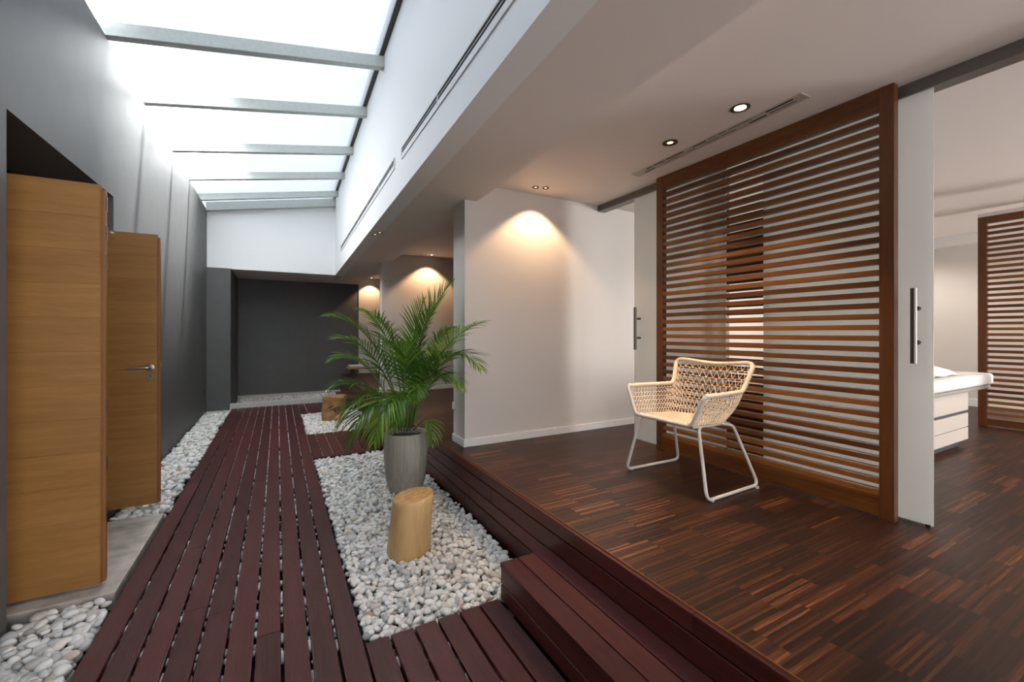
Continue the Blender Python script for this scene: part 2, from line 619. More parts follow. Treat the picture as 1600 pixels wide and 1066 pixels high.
# ------------------------------------------------------------------ the room shell
m = MB()
m.box(X_FR, 9.0, -3.2, YF+0.2, -0.475, 0.0)
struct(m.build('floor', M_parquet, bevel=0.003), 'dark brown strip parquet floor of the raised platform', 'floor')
m = MB()
m.box(-3.4, X_FR+0.1, -3.2, YF+0.2, -0.60, -0.475)
struct(m.build('floor_subfloor', M_soil_bed))

# ceiling, soffit and skylight fascia
m = MB()
y0, y1 = -3.2, YF+0.2
m.hexa([(INN(y0), y0, CEIL), (9.0, y0, CEIL), (9.0, y1, CEIL), (INN(y1), y1, CEIL),
        (INN(y0), y0, CEIL+0.25), (9.0, y0, CEIL+0.25), (9.0, y1, CEIL+0.25), (INN(y1), y1, CEIL+0.25)])
struct(m.build('ceiling', M_ceil), 'warm-tinted white ceiling over the parquet', 'ceiling')
m = MB()
m.hexa([(FAS(y0)+0.02, y0, SOF), (INN(y0), y0, SOF), (INN(y1), y1, SOF), (FAS(y1)+0.02, y1, SOF),
        (FAS(y0)+0.02, y0, CEIL+0.25), (INN(y0), y0, CEIL+0.25), (INN(y1), y1, CEIL+0.25), (FAS(y1)+0.02, y1, CEIL+0.25)])
m.box(XL-0.3, FAS(y1)+0.02, YE+0.02, YF+0.2, SOF, CEIL+0.25)
struct(m.build('ceiling_soffit', M_ceil), 'lowered ceiling band beside the skylight', 'soffit')
m = MB()
ye = YE+0.02
m.hexa([(FAS(y0), y0, SOF-0.001), (FAS(y0)+0.15, y0, SOF-0.001), (FAS(ye)+0.15, ye, SOF-0.001), (FAS(ye), ye, SOF-0.001),
        (FAS(y0), y0, 4.15), (FAS(y0)+0.15, y0, 4.15), (FAS(ye)+0.15, ye, 4.15), (FAS(ye), ye, 4.15)])
struct(m.build('wall_skylight_fascia', M_fascia), 'white fascia wall along the skylight', 'wall')
m = MB()
m.hexa([(XL, YE, SOF-0.001), (FAS(YE), YE, SOF-0.001), (FAS(YE), YE+0.15, SOF-0.001), (XL, YE+0.15, SOF-0.001),
        (XL, YE, 3.21), (FAS(YE), YE, 3.60), (FAS(YE), YE+0.15, 3.60), (XL, YE+0.15, 3.21)])
struct(m.build('wall_skylight_end', M_fascia), 'white end wall under the skylight', 'wall')

# charcoal left wall with the door opening
YO0, YO1, ZO = 2.932, 4.44, 2.083
m = MB()
m.box(XL-0.42, XL, -3.2, YO0, -0.6, 3.24)
m.box(XL-0.42, XL, YO1, YE+0.15, -0.6, 3.24)
m.box(XL-0.42, XL, YO0, YO1, ZO, 3.24)
struct(m.build('wall_left', M_dark), 'charcoal plaster wall with door opening', 'wall')
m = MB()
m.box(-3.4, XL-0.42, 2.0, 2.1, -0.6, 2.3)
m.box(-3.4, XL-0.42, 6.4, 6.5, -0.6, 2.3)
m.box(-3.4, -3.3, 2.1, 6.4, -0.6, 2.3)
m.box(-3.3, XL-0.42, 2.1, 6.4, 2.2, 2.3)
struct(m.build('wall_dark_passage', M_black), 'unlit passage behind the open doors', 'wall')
m = MB()
m.box(XL-0.42, -0.765, YE-0.06, YF+0.02, -0.6, SOF)
struct(m.build('wall_block', M_dark), 'charcoal block at the end of the left wall', 'wall')
m = MB()
m.box(-0.80, 1.752, YF, YF+0.2, -0.6, SOF)
struct(m.build('wall_far', M_dark), 'charcoal far wall', 'wall')
m = MB()
m.box(1.752, 4.7, YF-0.02, YF+0.2, -0.1, CEIL)
struct(m.build('wall_far_niche', M_greige), 'warm grey far wall beside the charcoal wall', 'wall')
m = MB()
m.box(1.452, 8.5, 3.51, 3.785, 0, CEIL)
struct(m.build('wall_partition', M_greige), 'warm grey partition wall', 'wall')
m = MB()
m.box(1.537, 4.7, 7.336, 7.50, 0, CEIL)
struct(m.build('wall_partition_back', M_greige), 'warm grey partition wall further back', 'wall')
m = MB()
m.box(4.6, 4.75, 3.785, YF+0.1, -0.1, CEIL)
struct(m.build('wall_niche_side', M_greige))
m = MB()
m.box(8.36, 8.5, -3.2, 3.51, 0, CEIL)
struct(m.build('wall_right', M_greige), 'warm grey end wall of the treatment room', 'wall')
m = MB()
m.box(8.20, 8.36, -3.2, 3.51, 2.225, CEIL)
struct(m.build('trim_1', M_white, bevel=0.004))

# baseboards
def baseboard(name, segs, h=0.068, t=0.014):
    m = MB()
    for (a, b, c, d) in segs:
        m.box(a, b, c, d, 0.0, h)
    struct(m.build(name, M_base, bevel=0.003))
baseboard('baseboard_partition', [(1.438, 8.34, 3.496, 3.51), (1.438, 1.452, 3.51, 3.785)])
baseboard('baseboard_partition_back', [(1.523, 4.6, 7.322, 7.336), (1.523, 1.537, 7.336, 7.50)])
baseboard('baseboard_far', [(1.76, 4.6, YF-0.034, YF-0.02)])
baseboard('baseboard_right', [(8.346, 8.36, -3.0, 3.496)], h=0.10)

# concrete edging at the far end
m = MB()
m.box(-0.765, 1.34, 9.275, 9.42, -0.50, -0.300)
tag(m.build('concrete_kerb', M_concrete, bevel=0.006), 'low pale concrete kerb at the far end of the walkway', 'kerb')
m = MB()
m.box(-0.765, 1.34, YF-0.09, YF, -0.50, -0.375)
tag(m.build('concrete_ledge', M_concrete, bevel=0.006), 'pale concrete ledge along the foot of the charcoal far wall', 'ledge')
m = MB()
m.box(XL, -0.745, 9.02, 9.40, -0.55, -0.418)
tag(m.build('concrete_strip', M_concrete, bevel=0.006), 'flat pale concrete strip at the end of the narrow pebble bed', 'strip')
m = MB()
m.box(-1.62, -0.770, 3.045, 4.19, -0.52, -0.380)
tag(m.build('threshold_slab', M_slab, bevel=0.006), 'stained concrete threshold slab below the oak doors', 'slab')

# ------------------------------------------------------------------ skylight
YR = [0.9, 2.02, 3.15, 4.30, 5.37, 6.62, 7.75, 8.85]
zl = lambda x: 3.355 + (x-XL)*(3.735-3.355)/(0.95-XL)       # underside of the sheets
win = thing('window_1', 'sloping translucent skylight over the walkway', 'skylight', (0, 5, 3.3))
win['kind'] = 'structure'
for y in YR:
    m = MB()
    xa, xb = XL-0.30, FAS(y)
    a, b = y-0.038, y+0.038
    h = 0.108
    m.hexa([(xa, a, zl(xa)-h), (xb, a, zl(xb)-h), (xb, b, zl(xb)-h), (xa, b, zl(xa)-h),
            (xa, a, zl(xa)), (xb, a, zl(xb)), (xb, b, zl(xb)), (xa, b, zl(xa))])
    m.build('rafter', M_rafter, win, bevel=0.003)
m = MB()
m.hexa([(XL, 9.34, 3.205), (FAS(9.34), 9.34, 3.59), (FAS(YE), YE, 3.59), (XL, YE, 3.205),
        (XL, 9.34, zl(XL)), (FAS(9.34), 9.34, zl(FAS(9.34))), (FAS(YE), YE, zl(FAS(YE))), (XL, YE, zl(XL))])
m.build('end_rafter', M_rafter, win, bevel=0.004)
edges = [-3.0] + [y for y in YR] + [YE+0.1]
for a, b in zip(edges[:-1], edges[1:]):
    m = MB()
    xa, x0, x1 = XL-0.30, FAS(a)-0.05, FAS(b)-0.05
    m.hexa([(xa, a+0.004, zl(xa)+0.001), (x0, a+0.004, zl(x0)+0.001), (x1, b-0.004, zl(x1)+0.001), (xa, b-0.004, zl(xa)+0.001),
            (xa, a+0.004, zl(xa)+0.011), (x0, a+0.004, zl(x0)+0.011), (x1, b-0.004, zl(x1)+0.011), (xa, b-0.004, zl(xa)+0.011)])
    m.build('glazing_sheet', M_sheet, win)
m = MB()
a, b = -3.0, YE+0.1
m.hexa([(FAS(a)-0.06, a, zl(FAS(a))+0.012), (FAS(a), a, zl(FAS(a))+0.012), (FAS(b), b, zl(FAS(b))+0.012), (FAS(b)-0.06, b, zl(FAS(b))+0.012),
        (FAS(a)-0.06, a, zl(FAS(a))+0.10), (FAS(a), a, zl(FAS(a))+0.10), (FAS(b), b, zl(FAS(b))+0.10), (FAS(b)-0.06, b, zl(FAS(b))+0.10)])
m.build('edge_shade_strip', M_edgeshade, win)  # dark strip added to stand for the shade along the fascia top
# upper storey of the building beside the skylight: shades the right part of the sheets
m = MB()
m.box(1.35, 1.75, -4.0, 6.6, CEIL+0.25, 14.0)
m.box(1.35, 1.75, 6.6, 10.6, CEIL+0.25, 10.4)
m.box(-2.5, 1.75, 10.2, 10.6, CEIL+0.25, 12.2)
struct(m.build('wall_upper_storey', M_white), 'white upper storey wall outside above the skylight', 'wall')

# ------------------------------------------------------------------ decks and steps
def boards(m, x0, x1, y0, y1, zt, n, gap=0.0115, th=0.024, joints=True):
    w = (x1-x0+gap)/n
    for i in range(n):
        a = x0+i*w
        if joints and y1-y0 > 3:
            ys = [y0] + sorted(random.uniform(y0+0.8, y1-0.8) for _ in range(max(1, int((y1-y0)/3.2)))) + [y1]
        else:
            ys = [y0, y1]
        for p, q in zip(ys[:-1], ys[1:]):
            m.box(a, a+w-gap, p+(0.0012 if p > y0 else 0), q-(0.0012 if q < y1 else 0), zt-th, zt)

m = MB()
boards(m, X_FL0, X_FL1, -2.6, 9.27, Z_DECK, 10)
for y in (-2.4, -1.2, 0.0, 1.2, 2.4, 3.6, 4.8, 6.0, 7.2, 8.4, 9.2):
    m.box(X_FL0+0.02, X_FL1-0.02, y-0.03, y+0.03, -0.475, Z_DECK-0.026)
tag(m.build('deck_walkway', M_deck_y, bevel=0.003), 'long dark red ribbed timber walkway between the pebble beds', 'walkway')

def cross_deck(y0, y1, label):
    m = MB()
    boards(m, X_FL1+0.009, 1.012, y0, y1, Z_DECK, 6, joints=False)
    for y in np.linspace(y0+0.1, y1-0.1, max(2, int((y1-y0)/0.8))):
        m.box(X_FL1+0.02, 1.30, y-0.03, y+0.03, -0.475, Z_DECK-0.026)
    tag(m.build('deck_crossing', M_deck_y, bevel=0.003), label, 'deck')
cross_deck(-2.6, 1.995, 'nearest dark red deck of short boards in front of the log stool')
cross_deck(5.20, 6.438, 'dark red deck crossing between two pebble beds behind the potted palm')
cross_deck(8.16, 9.27, 'farthest dark red deck crossing by the concrete kerb')

def step(y0, y1, label):
    t = thing('timber_step', label, 'step', (1.18, (y0+y1)/2, Z_DECK))
    m = MB()
    n = 3
    x0, x1 = 1.023, 1.337
    w = (x1-x0+0.007)/n
    for i in range(n):
        m.box(x0+i*w, x0+(i+1)*w-0.007, y0, y1, Z_STEP-0.024, Z_STEP)
    m.build('tread', M_deck_y, t, bevel=0.003)
    m = MB()
    for z0, z1 in ((-0.38, -0.302), (-0.296, -0.2145)):
        m.box(1.026, 1.050, y0+0.002, y1-0.002, z0, z1)
        m.box(1.052, 1.330, y0+0.002, y0+0.026, z0, z1)
        m.box(1.052, 1.330, y1-0.026, y1-0.002, z0, z1)
    m.build('riser', M_deck_plain, t, bevel=0.003)
step(-2.6, 1.99, 'nearest dark red timber step up to the parquet platform')
step(5.25, 6.47, 'dark red timber step behind the potted palm')
step(8.2, 9.27, 'farthest dark red timber step near the charcoal far wall')

# platform cladding boards
m = MB()
for z0, z1 in ((-0.076, -0.004), (-0.182, -0.085), (-0.278, -0.191), (-0.40, -0.287)):
    ys = [-2.6, 0.9, 3.0, 6.1, 8.3, YF-0.1]
    ys = [ys[0]] + [y+random.uniform(-.5, .5) for y in ys[1:-1]] + [ys[-1]]
    for p, q in zip(ys[:-1], ys[1:]):
        m.box(X_FR-0.022, X_FR-0.001, p+0.001, q-0.001, z0, z1)
struct(m.build('trim_2', M_deck_plain, bevel=0.003), 'dark red cladding boards on the platform edge', 'cladding')

m = MB()
m.box(X_FR-0.001, X_FR+0.0045, -2.6, YF-0.1, -0.006, 0.0012)
struct(m.build('trim_4', M_nosing), 'thin orange-brown edging strip of the parquet', 'edging')

# ------------------------------------------------------------------ pebbles
def ico():
    import bmesh
    bm = bmesh.new()
    bmesh.ops.create_icosphere(bm, subdivisions=2, radius=1.0)
    bm.verts.ensure_lookup_table()
    v = np.array([x.co[:] for x in bm.verts])
    f = np.array([[y.index for y in x.verts] for x in bm.faces])
    bm.free()
    return v, f
IV, IF = ico()
SHAPES = []
for k in range(10):
    v = IV.copy()
    off = Vector((k*7.3, k*3.1, 1.7))
    for i in range(len(v)):
        d = 1 + 0.20*mnoise.noise(Vector(v[i])*0.9 + off)
        v[i] *= d
    SHAPES.append(v)
PEB_MESH = []
for k in range(8):
    me = bpy.data.meshes.new('pebble')
    me.from_pydata(SHAPES[k].tolist(), [], IF.tolist())
    me.polygons.foreach_set('use_smooth', [True]*len(me.polygons))
    me.materials.append(M_pebble)
    me.update()
    PEB_MESH.append(me)

def scatter(x0, x1, y0, y1, zt, size, holes=(), dens=1.0):
    """list of pebbles (x, y, z, a, b, c, rx, ry, rz) filling a bed in two layers"""
    out = []
    step_ = size*0.74/dens
    for layer, (dz, jit) in enumerate(((-0.026, 0.5), (0.0, 0.5))):
        ny, nx = int((y1-y0)/step_), max(1, int((x1-x0)/step_))
        for i in range(nx):
            for j in range(ny):
                x = x0 + (i+0.5 + random.uniform(-jit, jit))*(x1-x0)/nx
                y = y0 + (j+0.5 + random.uniform(-jit, jit))*(y1-y0)/ny
                s = size*random.choice((0.75, 0.9, 1.0, 1.0, 1.15, 1.3))
                a = 0.5*s*random.uniform(0.9, 1.2)
                b = 0.5*s*random.uniform(0.70, 0.92)
                c = 0.5*s*random.uniform(0.48, 0.70)
                if x-a*0.95 < x0 or x+a*0.9 > x1 or y-a*0.8 < y0 or y+a*0.8 > y1:
                    continue
                bad = False
                for (hx0, hx1, hy0, hy1) in holes:
                    if hx0-a < x < hx1+a and hy0-a < y < hy1+a:
                        bad = True
                if bad:
                    continue
                z = zt + dz - c*0.75 + 0.012*random.uniform(-1, 1)
                out.append((x, y, z, a, b, c, random.gauss(0, 0.28), random.gauss(0, 0.28), random.uniform(0, 2*PI), layer))
    return out

from mathutils import Euler
def stuff_mesh(name, pebs, label):
    N = len(pebs)
    nv, nf = len(IV), len(IF)
    V = np.zeros((N*nv, 3))
    for i, p in enumerate(pebs):
        R = np.array(Euler((p[6], p[7], p[8])).to_matrix())
        V[i*nv:(i+1)*nv] = (SHAPES[i % 10]*np.array(p[3:6])) @ R.T + np.array(p[:3])
    F = (np.arange(N)[:, None, None]*nv + IF[None]).reshape(-1, 3)
    me = bpy.data.meshes.new(name)
    me.vertices.add(len(V))
    me.vertices.foreach_set('co', V.ravel())
    me.loops.add(F.size)
    me.loops.foreach_set('vertex_index', F.ravel().astype(np.int32))
    me.polygons.add(len(F))
    me.polygons.foreach_set('loop_start', np.arange(0, F.size, 3, dtype=np.int32))
    me.polygons.foreach_set('use_smooth', np.ones(len(F), dtype=bool))
    me.materials.append(M_pebble)
    me.update()
    me.validate()
    o = bpy.data.objects.new(name, me)
    COL.objects.link(o)
    tag(o, label, 'pebbles', kind='stuff')
    return o

left = scatter(XL, X_FL0-0.005, 1.55, 9.02, Z_GRAV+0.032, 0.058, holes=[(-1.62, -0.770, 3.045, 4.19)])
mid = scatter(X_FL1+0.004, X_FR-0.024, 2.0, 5.2, Z_GRAV+0.032, 0.044)
mid2 = scatter(X_FL1+0.004, X_FR-0.024, 6.44, 8.16, Z_GRAV+0.030, 0.045)
far = scatter(-0.76, 1.33, 9.42, 10.98, -0.43, 0.055)
under = [p for p in scatter(X_FL0+0.02, 1.0, 0.7, 9.2, -0.409, 0.050, dens=0.7) if p[9] == 1 and (p[1] > 2.1 or random.random() < 0.35)
         and not (p[0] > 0.33 and (2.0 < p[1] < 5.2 or 6.44 < p[1] < 8.16))]

def visible_size(p):
    u, v, d = px(p)
    if p[9] == 0 or d < 0.5 or not (0 <= u <= 1600 and 0 <= v <= 1066):
        return 0
    return p[3]*p[4]/d/d
PEB_LABEL = {'left': 'pale river pebble in the narrow bed below the oak doors', 'mid': 'small pale river pebble in the bed around the log stool'}
cand = [(visible_size(p), 'left', p) for p in left] + [(visible_size(p), 'mid', p) for p in mid if p[1] < 3.4]
cand.sort(key=lambda t: -t[0])
single = set()
protos = {}
for k, (s, bed, p) in enumerate(cand[:300]):
    single.add(id(p))
    key = k % 8
    o = bpy.data.objects.new('pebble', PEB_MESH[key])
    COL.objects.link(o)
    o.location = p[:3]
    o.rotation_euler = p[6:9]
    o.scale = p[3:6]
    tag(o, PEB_LABEL[bed], 'pebble', group='river pebbles in the narrow bed' if bed == 'left' else 'river pebbles around the log stool')
stuff_mesh('pebble_bed', [p for p in left if id(p) not in single], 'narrow bed of pale pebbles between the charcoal wall and the walkway')
stuff_mesh('pebble_bed', [p for p in mid if id(p) not in single], 'bed of white pebbles around the potted palm and log stool')
stuff_mesh('pebble_bed', mid2, 'white pebble bed around the carved wooden stool')
stuff_mesh('pebble_bed', far, 'pebble trough between the concrete kerb and the charcoal far wall')
stuff_mesh('pebble_bed', under, 'loose pebbles showing in the gaps of the walkway')

# ------------------------------------------------------------------ oak doors
def door(name, y, label, handle):
    t = thing(name, label, 'door', (-1.17, y, -0.36))
    t['kind'] = 'structure'
    z0, z1 = -0.36, 1.828 if not handle else 1.806
    xh = -1.50
    m = MB()
    n = 12
    h = (z1-z0)/n
    for i in range(n):
        m.box(xh, -0.852, y, y+0.022, z0+i*h+0.0002, z0+(i+1)*h-0.0002)
    m.build('leaf', M_oak_x, t, bevel=0.0007, seg=1)
    m = MB()
    m.box(xh, -0.836, y+0.0225, y+0.05, z0, z1-0.02)
    m.box(-0.8515, -0.848, y+0.002, y+0.0225, z0, z1)
    m.build('edge_band', M_oak_edge, t, bevel=0.001, seg=1)
    if not handle:
        m = MB()
        for z in (1.74, 1.58, 1.42, 0.62, 0.30, 0.02):
            m.box(-0.8355, -0.832, y+0.030, y+0.044, z-0.05, z+0.03)
        m.build('edge_bolt', M_darksteel, t)
        m = MB()
        m.tube([(-0.832, y+0.037, 1.575), (-0.805, y+0.037, 1.575)], 0.004, 6)
        m.tube([(-0.815, y+0.037, 1.563), (-0.815, y+0.037, 1.587)], 0.003, 6)
        m.build('bolt_lever', M_steel, t, smooth=True)
    else:
        hx, hz = -0.893, 0.737
        m = MB()
        for (r0, d0, r1, d1) in ((0.026, 0.0, 0.026, 0.008),):
            n_ = 28
            ring = lambda r, dy: [(hx + r*math.cos(2*PI*j/n_), y-dy, hz + r*math.sin(2*PI*j/n_)) for j in range(n_)]
            vs_ = ring(0.027, 0.0) + ring(0.026, 0.008) + ring(0.018, 0.010)
            fs_ = [(j, (j+1) % n_, n_+(j+1) % n_, n_+j) for j in range(n_)] + [(n_+j, n_+(j+1) % n_, 2*n_+(j+1) % n_, 2*n_+j) for j in range(n_)] + [tuple(range(2*n_, 3*n_))]
            m.add(vs_, fs_)
        pts = rounded([(hx, y-0.004, hz), (hx, y-0.052, hz), (hx-0.125, y-0.056, hz-0.004)], 0.022)
        rr = [0.0105]*(len(pts)-1) + [0.0075]
        m.tube(pts, rr, 12)
        m.build('handle', M_steel, t, smooth=40)
        m = MB()
        kz = hz - 0.068
        vs_ = [(hx + r*math.cos(2*PI*j/n_), y-dy, kz + r*math.sin(2*PI*j/n_)) for r, dy in ((0.026, 0.0), (0.025, 0.006)) for j in range(n_)]
        m.add(vs_, [(j, (j+1) % n_, n_+(j+1) % n_, n_+j) for j in range(n_)] + [tuple(range(n_, 2*n_))])
        esc = m.build('escutcheon', M_steel, t, smooth=40)
        m = MB()
        m.box(hx-0.0035, hx+0.0035, y-0.0068, y-0.005, kz-0.011, kz+0.011)
        m.build('keyhole', M_blackmetal, esc)
        m = MB()
        m.box(-0.8355, -0.831, y+0.026, y+0.046, hz+0.002, hz+0.035)
        m.build('latch', M_steel, t)
door('door_1', 3.13, 'nearer open oak door leaf on the left', False)
door('door_2', 4.386, 'farther open oak door leaf with lever handle', True)

# wall socket and uplight
m = MB()
m.box(XL, XL+0.008, 9.03, 9.10, -0.055, 0.035)
o = m.build('wall_socket', M_blackmetal, bevel=0.003)
tag(o, 'small dark wall socket low on the charcoal wall', 'socket')
m = MB()
m.box(1.432, 1.438+0.014, 3.74, 3.775, 0.30, 0.365)
o = m.build('wall_socket', M_base, bevel=0.003)
tag(o, 'small white socket on the end of the partition wall', 'socket')
t = thing('ground_uplight', 'tiny lit uplight set in the pebbles by the charcoal wall', 'light', (-0.93, 8.86, Z_GRAV))
m = MB()
m.lathe([(0.035, -0.05), (0.038, 0.02), (0.030, 0.022)], (-0.93, 8.86, Z_GRAV), 20)
m.build('housing', M_darksteel, t, smooth=40)
m = MB()
m.disc((-0.93, 8.86, Z_GRAV+0.024), 0.028, 20, (0, 0, 1))
m.build('lens', M_uplamp, t)
ld = bpy.data.lights.new('uplight_beam', 'SPOT')
ld.energy = 2.0
ld.color = (1, 0.72, 0.45)
ld.spot_size = 1.2
ld.shadow_soft_size = 0.02
lo = bpy.data.objects.new('uplight_beam', ld)
COL.objects.link(lo)
lo.parent = t
lo.location = (0, 0, 0.03)
lo.rotation_euler = (PI, 0.15, 0)

# ------------------------------------------------------------------ vents
def fascia_vent(y0, y1, zc0, zc1, h, label):
    t = thing('air_vent', label, 'vent', (FAS((y0+y1)/2), (y0+y1)/2, zc0-h/2))
    def bar(m, ya, yb, d0, d1, za0, za1, zb0, zb1):
        m.hexa([(FAS(ya)-d1, ya, za0), (FAS(ya)-d0, ya, za0), (FAS(yb)-d0, yb, zb0), (FAS(yb)-d1, yb, zb0),
                (FAS(ya)-d1, ya, za1), (FAS(ya)-d0, ya, za1), (FAS(yb)-d0, yb, zb1), (FAS(yb)-d1, yb, zb1)])
    zc = lambda y: zc0 + (zc1-zc0)*(y-y0)/(y1-y0)
    m = MB()
    e = 0.014
    for s in (-1, 1):
        bar(m, y0, y1, 0, 0.007, zc(y0)+s*h/2-e/2, zc(y0)+s*h/2+e/2, zc(y1)+s*h/2-e/2, zc(y1)+s*h/2+e/2)
    for ya in (y0, y1-e):
        bar(m, ya, ya+e, 0, 0.007, zc(ya)-h/2, zc(ya)+h/2, zc(ya)-h/2, zc(ya)+h/2)
    m.build('frame', M_vent, t)
    m = MB()
    bar(m, y0+e, y1-e, 0.0, 0.0015, zc(y0)-h*0.05, zc(y0)+h*0.42, zc(y1)-h*0.05, zc(y1)+h*0.42)
    m.build('slot', M_black, t)
    m = MB()
    bar(m, y0+e, y1-e, 0.0, 0.004, zc(y0)-h*0.40, zc(y0)-h*0.05, zc(y1)-h*0.40, zc(y1)-h*0.05)
    bar(m, y0+e, y1-e, 0.0, 0.004, zc(y0)+h*0.17, zc(y0)+h*0.22, zc(y1)+h*0.17, zc(y1)+h*0.22)
    k = max(2, int((y1-y0)/0.75))
    for i in range(1, k):
        ya = y0 + (y1-y0)*i/k
        bar(m, ya, ya+0.012, 0, 0.006, zc(ya)-h*0.4, zc(ya)+h*0.4, zc(ya)-h*0.4, zc(ya)+h*0.4)
    m.build('blade', M_vent, t)
fascia_vent(0.6, 3.52, 2.40, 2.495, 0.085, 'nearer long slot air vent in the white fascia')
fascia_vent(3.79, 8.32, 2.51, 2.54, 0.085, 'farther long slot air vent in the white fascia')

t = thing('ceiling_diffuser', 'long narrow linear air diffuser in the ceiling above the screen', 'vent', (2.62, 1.98, CEIL))
xa = lambda y: 2.555 + (y-1.30)*(2.625-2.555)/1.37
m = MB()
Zc = CEIL
def cbar(m, a0, a1, y0, y1, z0, z1):
    m.hexa([(xa(y0)+a0, y0, z0), (xa(y0)+a1, y0, z0), (xa(y1)+a1, y1, z0), (xa(y1)+a0, y1, z0),
            (xa(y0)+a0, y0, z1), (xa(y0)+a1, y0, z1), (xa(y1)+a1, y1, z1), (xa(y1)+a0, y1, z1)])
cbar(m, 0, 0.012, 1.30, 2.67, Zc-0.005, Zc)
cbar(m, 0.078, 0.09, 1.30, 2.67, Zc-0.005, Zc)
cbar(m, 0.012, 0.078, 1.30, 1.312, Zc-0.005, Zc)
cbar(m, 0.012, 0.078, 2.658, 2.67, Zc-0.005, Zc)
m.build('frame', M_ventbeige, t)
m = MB()
cbar(m, 0.012, 0.078, 1.312, 2.658, Zc-0.002, Zc)
m.build('core', M_ventbeige, t)
for off in (0.018, 0.056):
    y = 1.36
    while y < 2.6:
        L_ = random.choice((0.06, 0.11, 0.16))
        m = MB()
        cbar(m, off, off+random.choice((0.006, 0.006, 0.014)), y, min(y+L_, 2.64), Zc-0.0032, Zc-0.001)
        m.build('slot', M_gap, t)
        y += L_ + random.choice((0.02, 0.02, 0.09))

# ------------------------------------------------------------------ downlights
def downlight(x, y, z, r, label, lit='dim', power=0, aim=None, size=1.75, blend=0.35, group=None, col=(1.0, 0.63, 0.36)):
    t = thing('downlight', label, 'ceiling light', (x, y, z), group)
    m = MB()
    m.lathe([(r*0.80, 0), (r*0.80, -0.006), (r, -0.006), (r, 0)], (x, y, z), 28, cap=False)
    m.build('trim_ring', M_blackmetal, t, smooth=40)
    m = MB()
    m.lathe([(r*0.80, -0.001), (r*0.45, -0.0025)], (x, y, z), 28, cap=False)
    m.build('reflector', M_gold, t, smooth=True)
    m = MB()
    m.disc((x, y, z-0.003), r*0.62 if lit == 'bright' else r*0.40, 24)
    m.build('lamp', M_lamp if lit == 'bright' else M_lampdim, t)
    if power:
        ld = bpy.data.lights.new('downlight_beam', 'SPOT')
        ld.energy = power
        ld.color = col
        ld.spot_size = size
        ld.spot_blend = blend
        ld.shadow_soft_size = 0.025
        lo = bpy.data.objects.new('downlight_beam', ld)
        COL.objects.link(lo)
        lo.parent = t
        lo.location = (0, 0, -0.02)
        d = Vector(aim) - Vector((x, y, z)) if aim else Vector((0, 0, -1))
        lo.rotation_euler = d.to_track_quat('-Z', 'Y').to_euler()
    return t
downlight(2.41, 1.565, CEIL, 0.052, 'brightly lit round downlight above the slatted screen', 'bright', 62, (2.44, 1.57, 0), size=1.3, blend=0.7, col=(1.0, 0.74, 0.48))
downlight(2.42, 2.09, CEIL, 0.050, 'dim gold round downlight above the woven chair', 'dim', 50, (2.52, 2.10, 0.0), size=1.35, blend=0.7, col=(1.0, 0.72, 0.45))
downlight(2.08, 3.33, CEIL, 0.030, 'left one of the small downlight pair above the partition wall', 'dim')
downlight(2.17, 3.30, CEIL, 0.030, 'right one of the small downlight pair above the partition wall', 'dim', 33, (2.13, 3.38, 0), size=1.85)
downlight(2.20, 7.12, CEIL, 0.032, 'left one of the small downlight pair in the niche behind the palm', 'dim')
downlight(2.33, 7.11, CEIL, 0.032, 'right lit one of the small downlight pair in the niche behind the palm', 'bright', 34, (2.28, 7.20, 0), size=1.78)
downlight(2.02, 10.85, CEIL, 0.032, 'downlight washing the warm grey far wall', 'bright', 28, (2.02, 10.95, 0), size=1.75)
for i, (x, y, where) in enumerate(((1.023, 5.27, 'left one of the nearer downlight pair in the lowered band'), (1.055, 5.15, 'right one of the nearer downlight pair in the lowered band'),
                                   (1.072, 7.64, 'left one of the middle downlight pair in the lowered band'), (1.105, 7.50, 'right one of the middle downlight pair in the lowered band'),
                                   (1.133, 9.94, 'single farthest downlight in the lowered band'))):
    downlight(x, y, SOF, 0.034, where, 'dim')

# ------------------------------------------------------------------ sliding glass and slatted screen
m = MB()
m.box(2.965, 3.06, -3.2, 3.51, 2.292, CEIL)
struct(m.build('trim_3', M_track, bevel=0.002), 'grey metal sliding door track under the ceiling', 'track')
def glass_door(name, y0, y1, hy, label):
    t = thing(name, label, 'sliding door', (2.985, (y0+y1)/2, 0.004))
    t['kind'] = 'structure'
    m = MB()
    m.box(2.980, 2.990, y0, y1, 0.008, 2.30)
    m.build('pane', M_frost, t, bevel=0.001, seg=1)
    m = MB()
    m.tube([(2.918, hy, 0.855), (2.918, hy, 1.250)], 0.0135, 16)
    h = m.build('handle', M_darksteel, t, smooth=50)
    m = MB()
    for z in (0.965, 1.145):
        m.tube([(2.918, hy, z), (2.980, hy, z)], 0.0075, 12)
        m.tube([(2.958, hy, z), (2.980, hy, z)], 0.0115, 14)
    m.build('standoff', M_darksteel, h, smooth=50)
    m = MB()
    m.box(2.976, 2.994, y0+0.01, y0+0.03, 0.0, 0.012)
    m.box(2.976, 2.994, y1-0.03, y1-0.01, 0.0, 0.012)
    m.build('floor_guide', M_darksteel, t)
glass_door('door_3', 0.883, 1.766, 0.941, 'frosted glass sliding door to the right of the slatted screen')
glass_door('door_4', 2.052, 2.998, 2.925, 'frosted glass sliding door to the left of the slatted screen')

